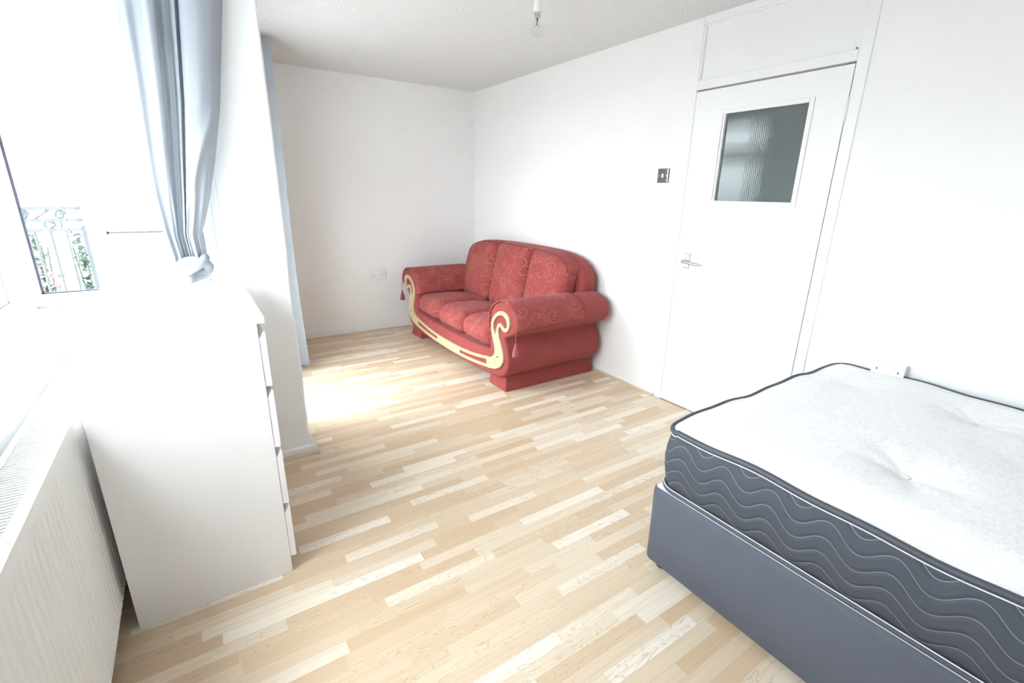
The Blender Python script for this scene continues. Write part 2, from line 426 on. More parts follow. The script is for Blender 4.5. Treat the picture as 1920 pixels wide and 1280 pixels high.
def bead(bm, p0, p1, out, r=.018):      # quarter-round bead on the floor along a wall
    p0 = Vector(p0); p1 = Vector(p1); out = Vector(out)
    rings = []
    for p in (p0, p1):
        rings.append([p, p+out*r]+[p+out*r*math.cos(a)+Vector((0, 0, r*math.sin(a))) for a in (.4, .8, 1.2)]+[p+Vector((0, 0, r))])
    loft(bm, rings)
SK = .012
struct(box('baseboard_back', GLOSS, None, -2.267, 0, -SK, 0, 0, .055, bevel=.003))
struct(box('baseboard_balcony', GLOSS, None, -3.16, XA+.022, YB-.022, YB, 0, .05, bevel=.004))
struct(box('baseboard_right', GLOSS, None, -.009, 0, DY1+.005, -SK, 0, .028, bevel=.003))
bm = NB(); bead(bm, (XA, -SK, 0), (0, -SK, 0), (0, -1, 0), .014); struct(finish('trim_1', bm, BEADW, smooth=True))
bm = NB(); bead(bm, (-.009, DY1+.005, 0), (-.009, -SK, 0), (-1, 0, 0), .014); struct(finish('trim_2', bm, BEADW, smooth=True))
bm = NB(); bead(bm, (-2.9, YB-.022, 0), (XA+.036, YB-.022, 0), (0, -1, 0), .018)
bead(bm, (XA+.022, YB-.024, 0), (XA+.022, -2.05, 0), (1, 0, 0), .016); struct(finish('trim_3', bm, BEADW, smooth=True))
struct(box('baseboard_alcove', GLOSS, None, XA, XA+SK, -.93, -SK, 0, .055, bevel=.003))

# ------------------------------------------------------------------ door in the right wall
d = thing('door_1', (0, -3.147, 0), 'white flush door with a square pane of obscured glass, in the right wall', 'door', kind='structure')
LY0, LY1 = -3.564, -2.728; LZ = 1.982
bm = NB()
FX = -.007
bx(bm, FX, .12, LY1+.002, DY1, 0, H); bx(bm, FX, .12, DY0, LY0-.005, 0, H)
bx(bm, FX, .12, LY0-.005, LY1+.002, 1.992, 2.040); bx(bm, FX, .12, LY0-.005, LY1+.002, 2.332, H)
bx(bm, .045, .10, LY1-.012, LY1+.002, 0, 1.992); bx(bm, .045, .10, LY0-.005, LY0+.012, 0, 1.992); bx(bm, .045, .10, LY0, LY1, 1.97, 1.992)
finish('door_frame', bm, GLOSS, d, bevel=.003)
bm = NB()
bx(bm, .010, .03, LY0-.005, LY1+.002, 2.040, 2.332)
finish('transom_panel', bm, GLOSS, d)
bm = NB()
for a in ((LY0-.005, LY0+.012, 2.04, 2.332), (LY1-.010, LY1+.002, 2.04, 2.332), (LY0, LY1, 2.04, 2.050), (LY0, LY1, 2.322, 2.332)):
    bx(bm, -.004, .012, *a)
finish('transom_bead', bm, GLOSS, d, bevel=.002)
# leaf with opening for the glass
GY0, GY1, GZ0, GZ1 = -3.394, -2.938, 1.366, 1.844
bm = NB()
X0, X1 = -.004, .038
bx(bm, X0, X1, LY0, GY0, .008, LZ); bx(bm, X0, X1, GY1, LY1, .008, LZ); bx(bm, X0, X1, GY0, GY1, .008, GZ0); bx(bm, X0, X1, GY0, GY1, GZ1, LZ)
bmesh.ops.remove_doubles(bm, verts=bm.verts[:], dist=1e-5)
leaf = finish('door_leaf', bm, GLOSS, d)
bm = NB()
def ringbead(bm, x0, x1, y0, y1, z0, z1, w):
    bx(bm, x0, x1, y0, y0+w, z0, z1); bx(bm, x0, x1, y1-w, y1, z0, z1); bx(bm, x0, x1, y0+w, y1-w, z0, z0+w); bx(bm, x0, x1, y0+w, y1-w, z1-w, z1)
ringbead(bm, -.012, .004, -3.418, -2.902, 1.345, 1.866, .024)
finish('glazing_bead', bm, GLOSS, d, bevel=.003)
bm = NB(); bx(bm, .012, .018, GY0, GY1, GZ0, GZ1); tag(finish('glass_pane', bm, REED, d), 'dark obscured reeded glass pane')
h = box('door_handle', CHROME, d, -.012, -.003, -2.826, -2.786, .942, 1.046, bevel=.003); tag(h, 'silver lever handle on a back plate')
bm = NB()
tube(bm, [(-.004, -2.806, .992), (-.03, -2.806, .992), (-.046, -2.807, .992)], .012, 12)
tube(bm, catmull([(-.046, -2.796, .993), (-.050, -2.82, .992), (-.052, -2.86, .988), (-.052, -2.90, .985), (-.050, -2.925, .984)], 4, False), .009, 12, rr=[.008]+[.011]*2+[.010]*5+[.009]*4+[.0085]*4+[.005])
finish('lever', bm, CHROME, h, smooth=True)
for yy in (-2.797, -2.815):
    for zz in (.952, 1.036):
        bm = NB(); bmesh.ops.create_cone(bm, cap_ends=True, segments=10, radius1=.0042, radius2=.003, depth=.003, matrix=Matrix.Translation((-.0125, yy, zz)) @ Matrix.Rotation(-PI/2, 4, 'Y'))
        finish('screw', bm, DSCREW, h)
for zz in (1.79, .25):
    bm = NB(); bx(bm, -.010, .0, LY0-.010, LY0+.003, zz-.05, zz+.05)
    tube(bm, [(-.011, LY0-.003, zz-.052), (-.011, LY0-.003, zz+.052)], .0055, 10)
    finish('hinge', bm, GLOSS, d, bevel=.001)
# hallway behind the door, seen dimly through the obscured glass
bm = NB()
bx(bm, 1.3, 1.4, -4.6, -1.8, 0, H); bx(bm, .12, 1.3, -4.7, -4.6, 0, H); bx(bm, .12, 1.3, -1.8, -1.7, 0, H); bx(bm, .12, 1.3, -4.7, -1.7, H, H+.1); bx(bm, .12, 1.3, -4.7, -1.7, -.1, 0)
struct(finish('wall_hall', bm, HALLM))

# ------------------------------------------------------------------ windows
def pane_x(parent, y0, y1, z0, z1, xg=-3.2, name='pane'):     # glass in a plane x = const
    bm = NB(); bx(bm, xg-.012, xg-.006, y0, y1, z0, z1); finish(name, bm, GLASS, parent)
    bm = NB(); ringbead(bm, xg-.003, xg+.004, y0-.001, y1+.001, z0-.001, z1+.001, .005); g = finish('gasket', bm, DARK, parent)
def pane_y(parent, x0, x1, z0, z1, yg, w=.005, name='pane'):
    bm = NB(); bx(bm, x0, x1, yg+.006, yg+.012, z0, z1); finish(name, bm, GLASS, parent)
    bm = NB()
    bx(bm, x0-.001, x0+w+.001, yg-.005, yg+.003, z0, z1); bx(bm, x1-w*.8, x1+.001, yg-.005, yg+.003, z0, z1); bx(bm, x0, x1, yg-.005, yg+.003, z0, z0+.005)
    finish('gasket', bm, DARK, parent)
w1 = thing('window_1', (-3.2, -3.6, LZ0), 'long white plastic window above the radiator in the left wall', 'window', kind='structure')
PZ0, PZT, FZ0, FZ1 = 1.0, 1.90, 1.985, 2.19
cols = [(-4.06, -3.80), (-3.66, -3.27), (-3.13, -2.475)]
bm = NB()
xa, xb = -3.245, -3.172
bx(bm, xa, xb, LW0, LW1, LZ0, LZ0+.035); bx(bm, xa, xb, LW0, LW1, LZ1-.035, LZ1)
bx(bm, xa, xb, LW0, LW0+.03, LZ0+.035, LZ1-.035); bx(bm, xa, xb, LW1-.085, LW1, LZ0+.035, LZ1-.035)
for (a0, a1), (b0, b1) in zip(cols, cols[1:]): bx(bm, xa, xb, a1+.045, b0-.045, LZ0+.035, LZ1-.035)
finish('window_frame', bm, UPVC, w1, bevel=.004)
for k, (y0, y1) in enumerate(cols):
    bm = NB()
    xs0, xs1 = -3.235, -3.166+.012
    w = .045
    bx(bm, xs0, xs1, y0-w, y0, PZ0-.05, FZ0-.045); bx(bm, xs0, xs1, y1, y1+w, PZ0-.05, FZ0-.045)
    bx(bm, xs0, xs1, y0, y1, PZ0-.05, PZ0); bx(bm, xs0, xs1, y0, y1, PZT, FZ0-.045)
    finish('sash', bm, UPVC, w1, bevel=.006)
    pane_x(w1, y0, y1, PZ0, PZT)
    bm = NB()
    bx(bm, xs0, xs1, y0-w, y0, FZ0-.04, FZ1+.045); bx(bm, xs0, xs1, y1, y1+w, FZ0-.04, FZ1+.045)
    bx(bm, xs0, xs1, y0, y1, FZ0-.04, FZ0); bx(bm, xs0, xs1, y0, y1, FZ1, FZ1+.045)
    finish('fanlight_sash', bm, UPVC, w1, bevel=.006)
    pane_x(w1, y0, y1, FZ0, FZ1, name='fanlight_pane')
box('window_sill', UPVC, w1, -3.2, -3.145, LW0-.02, LW1+.07, .895, .917, bevel=.005)

w2 = thing('window_2', (-2.89, -2.15, BZ0), 'white plastic window onto the balcony, behind the drawers and the tied curtain', 'window', kind='structure')
bm = NB()
ya, yb = -2.17, -2.10
bx(bm, BX0, BX1, ya, yb, BZ0, BZ0+.02); bx(bm, BX0, BX1, ya, yb, BZ1-.03, BZ1); bx(bm, BX0, BX0+.045, ya, yb, BZ0+.02, BZ1-.03); bx(bm, BX1-.035, BX1, ya, yb, BZ0+.02, BZ1-.03)
bx(bm, BX0+.045, BX1-.035, ya, yb, 1.955, 1.99)
finish('window_frame', bm, UPVC, w2, bevel=.004)
PX0, PX1 = -3.176, -2.597
bm = NB()
for z0, z1, pz0, pz1 in ((.925, 1.965, .970, 1.940), (1.975, 2.25, 2.02, 2.21)):
    bx(bm, PX0-.045, PX0, ya-.012, yb-.01, z0, z1); bx(bm, PX1, PX1+.045, ya-.012, yb-.01, z0, z1)
    bx(bm, PX0, PX1, ya-.012, yb-.01, z0, pz0); bx(bm, PX0, PX1, ya-.012, yb-.01, pz1, z1)
finish('sash', bm, UPVC, w2, bevel=.006)
pane_y(w2, PX0, PX1, .970, 1.940, -2.15, .007)
pane_y(w2, PX0, PX1, 2.02, 2.21, -2.15, name='fanlight_pane')
box('window_sill', UPVC, w2, BX0+.02, BX1+.02, -2.215, -2.17, .90, .918, bevel=.005)

d2 = thing('door_2', (-2.35, -1.43, 0), 'glazed white balcony door in the alcove', 'door', kind='structure')
bm = NB(); xa, xb = -2.40, -2.33
bx(bm, xa, xb, AD0, AD0+.05, 0, ADZ); bx(bm, xa, xb, AD1-.05, AD1, 0, ADZ); bx(bm, xa, xb, AD0+.05, AD1-.05, ADZ-.05, ADZ); bx(bm, xa, xb, AD0+.05, AD1-.05, 0, .03)
finish('door_frame', bm, UPVC, d2, bevel=.004)
bm = NB(); y0, y1 = AD0+.12, AD1-.12
bx(bm, xa, xb, AD0+.05, y0, .03, ADZ-.05); bx(bm, xa, xb, y1, AD1-.05, .03, ADZ-.05)
for z0, z1 in ((.03, .14), (1.76, 1.89), (ADZ-.12, ADZ-.05)): bx(bm, xa, xb, y0, y1, z0, z1)
finish('door_leaf', bm, UPVC, d2, bevel=.004)
for z0, z1 in ((.14, 1.76), (1.89, ADZ-.12)):
    bm = NB(); bx(bm, -2.37, -2.364, y0, y1, z0, z1); finish('glass_pane', bm, GLASS, d2)

# ------------------------------------------------------------------ sofa
YC = -1.212; XF = -.93; XR = -.05
so = thing('sofa', (-.49, YC, 0), 'red scroll-patterned three-seat sofa with cream carved trim, against the right wall', 'sofa')
armP = [(-1.888, .10), (-1.884, .22), (-1.884, .36), (-1.884, .48), (-1.888, .54), (-1.906, .595), (-1.95, .640), (-2.01, .667), (-2.075, .674), (-2.14, .658), (-2.192, .622), (-2.222, .570), (-2.226, .525), (-2.205, .485), (-2.160, .455), (-2.115, .437), (-2.088, .418), (-2.090, .392), (-2.112, .350), (-2.132, .30), (-2.136, .245), (-2.122, .19), (-2.085, .145), (-2.02, .110), (-1.95, .098)]
def mir(P, s): return [(2*YC-y, z) if s else (y, z) for y, z in P]
def extr(bm, P2, x0, x1, r0, r1, k=5):
    rings = []
    for i in range(k+1):
        a = PI/2*i/k; q = inset2(P2, r0*(1-math.sin(a))); x = x0+r0*(1-math.cos(a))
        rings.append([(x, p.x, p.y) for p in q])
    for i in range(k+1):
        a = PI/2*(1-i/k); q = inset2(P2, r1*(1-math.sin(a))); x = x1-r1*(1-math.cos(a))
        rings.append([(x, p.x, p.y) for p in q])
    loft(bm, rings)
for s in (0, 1):
    P2 = catmull([Vector(p) for p in mir(armP, s)], 4)
    bm = NB(); extr(bm, P2, XF, XR, .022, .05); arm = finish('arm', bm, SOFA, so, smooth=True)
    # loose cover over the roll of the arm
    path = [Vector(p) for p in mir([(-1.878, .455), (-1.878, .52), (-1.887, .565), (-1.915, .612), (-1.96, .650), (-2.015, .676), (-2.075, .682), (-2.14, .667), (-2.196, .630), (-2.229, .576), (-2.236, .535), (-2.236, .508)], s)]
    path = catmull(path, 4, False)
    bm = NB(); nx = 16; n = len(path)
    def cov(u, v, off):
        x = XF-.006+u*(.60 if True else 0); i = min(n-1, int(round(v*(n-1)))); p = path[i]
        t = path[min(i+1, n-1)]-path[max(i-1, 0)]; nn = Vector((-t.y, t.x)).normalized()*(-1 if s == 0 else 1)
        q = p-nn*off if s == 0 else p-nn*off
        dz = -.012*sstep(.8, 1, v)*math.sin(u*9)*0
        return (x, q.x, q.y+dz+(.02*u*sstep(.75, 1, v)))
    A = grid(bm, nx, n-1, lambda u, v: cov(u, v, .001))
    cv = finish('arm_cover', bm, SOFA_XZ, so, smooth=True)
    sol = cv.modifiers.new('thickness', 'SOLIDIFY'); sol.thickness = .009; sol.offset = 0
    yt = -2.240 if s == 0 else 2*YC+2.240
    bm = NB(); tube(bm, [(XF-.008, yt, .512), (XF-.011, yt, .46), (XF-.011, yt, .428)], .0022, 6)
    lathe(bm, [(.001, .432), (.006, .430), (.009, .422), (.008, .413), (.010, .408), (.014, .395), (.020, .37), (.024, .345), (.023, .336), (.001, .335)], XF-.011, yt, 18)
    tag(finish('tassel', bm, TASS, so, smooth=True), 'pink thread tassel hanging from the arm cover')
# front rail: bottom edge a shallow curve
bm = NB(); rings = []
for i in range(29):
    t = i/28; y = -1.90+t*(2*(YC+1.90)); k = ((y-YC)/.69)**2
    zb = .064+.022*k; zt = .262+.03*k
    pr = [(XF+.045, zb), (XF+.018, zb+.004), (XF+.004, zb+.016), (XF, zb+.034), (XF, zt-.03), (XF+.010, zt-.008), (XF+.035, zt), (-.40, zt), (-.40, zb)]
    rings.append([(x, y, z) for x, z in pr])
loft(bm, rings); finish('front_rail', bm, SOFA, so, smooth=True)
bm = NB(); bx(bm, -.45, -.10, -1.90, 2*YC+1.90, .09, .30); finish('seat_base', bm, SOFA, so)
for s in (0, 1):     # flared plinth block under each end
    q = [(-2.055, -1.86)] ; y0, y1 = (-2.045, -1.83) if s == 0 else (2*YC+1.90, 2*YC+2.115)
    bm = NB()
    fl = .02
    rings = []
    for z, e in ((0.0, .018), (.02, .016), (.07, .004), (.12, -.004), (.16, -.01)):
        ya, yb = (y0-e, y1) if s == 0 else (y0, y1+e)
        rings.append([(-.885-e, ya, z), (-.885-e, yb, z), (-.06, yb, z), (-.06+e*.5, ya, z)])
    loft(bm, rings); finish('plinth', bm, SOFA, so, bevel=.008)
    yy = -1.80 if s == 0 else 2*YC+1.87
    bm = NB(); lathe(bm, [(.02, 0), (.024, .01), (.026, .10)], -.80, yy, 16); finish('foot', bm, BLACK, so, smooth=True)
# back frame behind the cushions: arched top
def arch(t): return .968-.022*t*t-.135*abs(t)**7
bm = NB()
def frame_warp(p, w):
    t = (w.y-YC)/.835; zt = arch(min(1, abs(t)))+.012
    v = (p.z+1)/2; z = .20+(zt-.20)*((w.z-.2)/.8)
    return Vector((w.x+.06*(z-.3)/.65*.5, w.y, z-.022))
rbox(bm, (-.15, YC, .6), (.085, .84, .4), .06, 22, frame_warp); finish('back_frame', bm, SOFA, so, smooth=True)
# seat and back cushions
edges = [-1.880, -1.432, -.985, 2*YC+1.880]
for i in range(3):
    ya, yb = edges[i]+.007, edges[i+1]-.007; yc = (ya+yb)/2; hy = (yb-ya)/2
    bm = NB(); rj = random.uniform(-.006, .006)
    def sw(p, w):
        c = (1-min(1, abs(p.y))**4); f = .5*(1-p.x)      # f=1 at the front
        z = w.z+(.018*c*(1-abs(p.x)**4) if p.z > .2 else 0)
        x = w.x-(.022*c*(1-abs(p.z)**2) if p.x < -.5 else 0)
        if p.x > 0: z -= .03*p.x
        return Vector((x, w.y+.004*math.sin(w.x*30), z+.008*f))
    rbox(bm, (-.63, yc, .362+rj), (.295, hy, .085), .060, 18, sw); sc = finish('seat_cushion', bm, SOFA_YX, so, smooth=True)
    bm = NB(); pts = []
    for k in range(40):       # welt along the front bottom edge
        t = k/39; y = ya+.02+(yb-ya-.04)*t; c = 1-abs(2*t-1)**4
        pts.append((-.63-.295-.020*c+.012+.02*(abs(2*t-1)**8), y, .303+rj+.006))
    tube(bm, pts, .0045, 6); finish('piping', bm, PIPE, sc, smooth=True)
bed = [-2.01, -1.478, -.946, 2*YC+2.01]
for i in range(3):
    ya, yb = bed[i]+.013, bed[i+1]-.013; yc = (ya+yb)/2; hy = (yb-ya)/2
    bm = NB()
    def bw(p, w):
        t = (w.y-YC)/.83; zt = arch(min(1, abs(t)))
        z = .40+(zt-.40)*((w.z-.40)/.56)
        lean = (z-.40)/.56
        bul = (1-abs(p.y)**3)*(1-abs(p.z)**3)
        x = w.x+.13*lean-(.045*bul if p.x < 0 else 0)
        taper = 1-.03*(1-lean)
        return Vector((x, yc+(w.y-yc)*taper, z))
    rbox(bm, (-.345, yc, .68), (.075, hy, .28), .055, 18, bw); bc = finish('back_cushion', bm, SOFA_YZ, so, smooth=True)
    bm = NB(); pts = []
    for k in range(50):       # welt around the top edge of the front panel
        t = k/49; y = ya+.012+(yb-ya-.024)*t; e = abs(2*t-1)
        tt = (y-YC)/.83; zt = arch(min(1, abs(tt)))-.012-.03*e**14
        pts.append((-.345-.060+.13*(zt-.4)/.56, y, zt))
    tube(bm, pts, .0045, 6); finish('piping', bm, PIPE, bc, smooth=True)
# carved cream trim: two scrolls and the rail between them
outer = [(-1.885, .226), (-1.94, .247), (-1.972, .284), (-1.974, .33), (-1.953, .384), (-1.936, .43), (-1.927, .478), (-1.938, .522), (-1.974, .569), (-2.025, .602), (-2.073, .612), (-2.118, .605), (-2.149, .583), (-2.160, .552), (-2.155, .519), (-2.136, .490), (-2.110, .476), (-2.083, .477), (-2.060, .493), (-2.041, .501), (-2.024, .485), (-2.018, .451), (-2.034, .406), (-2.058, .363), (-2.080, .31), (-2.086, .261), (-2.066, .222), (-2.025, .189), (-1.975, .165), (-1.885, .146)]
hole = [(-1.985, .428), (-1.956, .455), (-1.949, .482), (-1.956, .515), (-1.992, .557), (-2.039, .582), (-2.082, .586), (-2.118, .567), (-2.134, .538), (-2.130, .513), (-2.110, .498), (-2.089, .497), (-2.067, .512), (-2.043, .521), (-2.015, .506), (-1.999, .471)]
def plate(name, outl, holes, x_front, th, m, parent):
    cu = bpy.data.curves.new(name, 'CURVE'); cu.dimensions = '2D'; cu.fill_mode = 'BOTH'; cu.extrude = th/2; cu.bevel_depth = .0025; cu.bevel_resolution = 2
    for P in [outl]+holes:
        sp = cu.splines.new('POLY'); sp.points.add(len(P)-1)
        for p, v in zip(sp.points, P): p.co = (v[0], v[1], 0, 1)
        sp.use_cyclic_u = True
    o = bpy.data.objects.new('tmp', cu); COL.objects.link(o)
    dg = bpy.context.evaluated_depsgraph_get(); me = bpy.data.meshes.new_from_object(o.evaluated_get(dg))
    bm = NB(); bm.from_mesh(me)
    bpy.data.objects.remove(o); bpy.data.curves.remove(cu); bpy.data.meshes.remove(me)
    for v in bm.verts: v.co = Vector((x_front+th/2-v.co.z, v.co.x, v.co.y))
    return finish(name, bm, m, parent, smooth=True)
ft = None
for s in (0, 1):
    o2 = catmull([Vector(p) for p in mir(outer, s)][:-1], 4, False)+[Vector(mir(outer, s)[-1])]
    h2 = catmull([Vector(p) for p in mir(hole, s)], 4)
    sc = plate('scroll_trim', [tuple(p) for p in o2], [[tuple(p) for p in h2]], XF-.012, .014, TRIMW, so); tag(sc, 'cream carved wooden scroll on the arm front')
    ys = (lambda y: 2*YC-y) if s else (lambda y: y)
    for yy, zz in ((-2.015, .268), (-2.10, .548)):
        x0 = XF-.016 if zz < .4 else XF-.002
        bm = NB(); bmesh.ops.create_cone(bm, cap_ends=True, segments=12, radius1=.007, radius2=.005, depth=.005, matrix=Matrix.Translation((x0, ys(yy), zz)) @ Matrix.Rotation(-PI/2, 4, 'Y'))
        finish('screw', bm, DSCREW, sc)
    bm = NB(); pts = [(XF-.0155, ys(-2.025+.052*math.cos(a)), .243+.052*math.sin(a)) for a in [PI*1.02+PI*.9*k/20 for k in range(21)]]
    tube(bm, pts, .0016, 6); finish('groove_shade', bm, plain('shaded_cream_groove', (.5, .38, .22), .6), sc)  # raised tube in darker cream, a groove's shade put into its colour
def rail_t(y): k = abs(y-YC)/.673; return .171+.059*k**2.4
def rail_b(y): k = abs(y-YC)/.673; return .104+.044*k**2.2
N = 40; ya, yb = -1.887, 2*YC+1.887
top = [(ya+(yb-ya)*k/N, rail_t(ya+(yb-ya)*k/N)) for k in range(N+1)]
bot = [(ya+(yb-ya)*k/N, rail_b(ya+(yb-ya)*k/N)) for k in range(N+1)]
slots = []
for s in (0, 1):
    a, b = -1.868, -1.425; K = 20
    T = [(a+(b-a)*k/K, rail_t(a+(b-a)*k/K)-.017) for k in range(K+1)]
    B = [(a+(b-a)*k/K, rail_b(a+(b-a)*k/K)+.017) for k in range(K+1)]
    T[0] = (T[0][0]+.012, T[0][1]); 
    P = T+B[::-1]; slots.append(mir(P, s))
ft = plate('rail_trim', top+bot[::-1], slots, XF-.012, .014, TRIMW, so); tag(ft, 'cream carved wooden rail along the sofa front')

# ------------------------------------------------------------------ bed: divan base and mattress
BXL, BYF = -1.352, -3.762; BXR, BYN = -.028, -5.62
db = thing('divan_base', ((BXL+BXR)/2, (BYF+BYN)/2, 0), 'charcoal fabric divan bed base under the white mattress', 'bed base')
def rrect(x0, x1, y0, y1, r, k=8):
    out = []
    for cx, cy, a0 in ((x0+r, y0+r, PI), (x1-r, y0+r, 1.5*PI), (x1-r, y1-r, 0), (x0+r, y1-r, .5*PI)):
        for i in range(k+1): a = a0+PI/2*i/k; out.append((cx+r*math.cos(a), cy+r*math.sin(a)))
    return out
def rr_at(d, z, r): return [(x, y, z) for x, y in rrect(BXL+d, BXR-d, BYN+d, BYF-d, max(.004, r-d))]
bm = NB(); rr = .028
loft(bm, [rr_at(.004, .042, rr), rr_at(0, .048, rr), rr_at(0, .20, rr), rr_at(-.002, .335, rr), rr_at(0, .353, rr), rr_at(.007, .360, rr)], cap1=False)
finish('upholstered_side', bm, SUEDE, db, smooth=True)
bm = NB(); loft(bm, [rr_at(.009, .350, rr), rr_at(.007, .359, rr), rr_at(.012, .3635, rr), rr_at(.02, .364, rr), rr_at(.06, .363, .03)]); finish('top_cover', bm, WPIPE, db, smooth=True)
for x in (BXL+.055, BXR-.06):
    for y in (BYF-.05, BYN+.06):
        bm = NB(); lathe(bm, [(.018, 0), (.022, .004), (.022, .028), (.014, .032), (.014, .044)], x, y, 16); finish('foot', bm, BLACK, db, smooth=True)

MXL, MXR, MYF, MYN = -1.352, -.030, -3.778, -5.61
mt = thing('mattress', ((MXL+MXR)/2, (MYF+MYN)/2, .364), 'white tufted mattress with a charcoal wave-stitched side, on the divan base', 'mattress')
MR = .075; K = 8
def mring(d, z, wav=0):
    P = rrect(MXL+d, MXR-d, MYN+d, MYF-d, max(.01, MR-d), K); out = []
    # subdivide straight runs
    Q = []
    for i, p in enumerate(P):
        q = P[(i+1) % len(P)]; L = math.hypot(q[0]-p[0], q[1]-p[1]); n = max(1, int(round(L/.03))) if L > .1 else 1
        for k in range(n): Q.append((p[0]+(q[0]-p[0])*k/n, p[1]+(q[1]-p[1])*k/n))
    return Q
base_ring = mring(0, 0)
# fix the count by building the ring once and offsetting it along its normals
BR = [Vector(p) for p in base_ring]
def off_ring(d): return inset2(BR, d)
def top_wave(p):
    w = .0045*math.sin(p.y*9.0+1)+.003*math.sin(p.y*21)
    if p.y > MYF-.05: w += .006*math.sin(p.x*11.0+.7)+.003*math.sin(p.x*25)
    return w
ZB, ZT = .374, .604
levels = [(.012, ZB+.002), (.004, ZB+.02), (-.003, ZB+.05), (-.009, ZB+.09), (-.011, ZB+.125), (-.008, ZB+.165), (-.002, ZB+.20), (.006, ZB+.220), (.011, ZT+.002)]
bm = NB(); uvl = bm.loops.layers.uv.new('UVMap')
RR = []
for d, z in levels:
    r = off_ring(d); RR.append([bm.verts.new((p.x, p.y, z+top_wave(BR[i])*sstep(ZB, ZT, z))) for i, p in enumerate(r)])
n = len(BR)
def ucoord():      # arc length, equal to -(distance) so that u = y on the long left side
    L = [0]
    for i in range(n): L.append(L[-1]+(BR[(i+1) % n]-BR[i]).length)
    k = min(range(n), key=lambda i: abs(BR[i].x-MXL)*50+abs(BR[i].y+4.6))
    s0 = L[k]; y0 = BR[k].y
    # on the left side the ring runs towards smaller y
    return [y0-(l-s0) for l in L]
UC = ucoord()
for a in range(len(levels)-1):
    for i in range(n):
        j = (i+1) % n
        f = bm.faces.new((RR[a][i], RR[a][j], RR[a+1][j], RR[a+1][i])); f.smooth = True
        for lp, (uu, zz) in zip(f.loops, ((UC[i], levels[a][1]), (UC[i+1], levels[a][1]), (UC[i+1], levels[a+1][1]), (UC[i], levels[a+1][1]))): lp[uvl].uv = (uu, zz)
finish('side_border', bm, BORDER, mt)
def ring_tube(d, z, r, name, m, wav=True):
    bm = NB(); rg = off_ring(d); tube(bm, [(p.x, p.y, z+(top_wave(BR[i]) if wav else 0)) for i, p in enumerate(rg)], r, 8, True)
    return finish(name, bm, m, mt, smooth=True)
ring_tube(.004, ZT+.006, .0095, 'piping', CHPIPE); ring_tube(.001, ZT-.0065, .0018, 'white_thread', WPIPE)
ring_tube(.003, ZB+.004, .0095, 'piping', CHPIPE, False); ring_tube(-.004, ZB+.015, .0016, 'white_thread', WPIPE, False)
# quilted top with tufts
tufts = [(x, y) for y in (-4.03+.35*0-.0, ) for x in ()]
for j in range(4):
    y = -4.38-.44*j
    tufts += [(-1.008, y), (-.372, y)]
for j in range(4): tufts += [(-.69, -4.16-.44*j)] if j else []
tufts += [(-.37, -3.98)]
def topz(x, y):
    e = min(x-MXL, MXR-x, MYF-y, y-MYN); crown = .030*sstep(0, .16, e)+.012*sstep(.1, .5, e)
    z = ZT+.010+crown
    for k, (tx, ty) in enumerate(tufts):
        dx, dy = x-tx, y-ty; r = math.hypot(dx, dy); dep = .030 if k < 8 else .012
        z -= dep*math.exp(-(r/.055)**1.3)+.010*math.exp(-(r/.16)**2)
        if r > .004:
            a = math.atan2(dy, dx); z -= .0065*(1+math.cos(7*a+k*2))*.5*math.exp(-((r-.06)/.07)**2)*(1 if k < 8 else .3)
    z -= .008*math.exp(-((x+.69+.25*math.sin(y*3))/.03)**2)*sstep(-4.2, -4.5, y)*0
    return z
nu, nv = 96, 136
hx, hy = (MXR-MXL)/2-.006, (MYF-MYN)/2-.006; cx, cy = (MXL+MXR)/2, (MYF+MYN)/2; rC = MR-.006
def tp(u, v):
    x, y = (2*u-1)*hx, (2*v-1)*hy
    ex, ey = abs(x)-(hx-rC), abs(y)-(hy-rC)
    if ex > 0 and ey > 0:
        m = max(ex, ey)/math.hypot(ex, ey); x = math.copysign(hx-rC+ex*m, x); y = math.copysign(hy-rC+ey*m, y)
    X, Y = cx+x, cy+y
    e = min(hx-abs(x), hy-abs(y))
    return (X, Y, topz(X, Y)+top_wave(Vector((X, Y)))*(1-sstep(0, .12, e)))
bm = NB(); grid(bm, nu, nv, tp); finish('quilted_top', bm, DAMASK, mt, smooth=True)
for k, (tx, ty) in enumerate(tufts[:8]):
    bm = NB(); z = topz(tx, ty); lathe(bm, [(.001, z), (.008, z+.001), (.010, z+.004), (.007, z+.007), (.001, z+.008)], tx, ty, 14); finish('tuft', bm, WPIPE, mt, smooth=True)

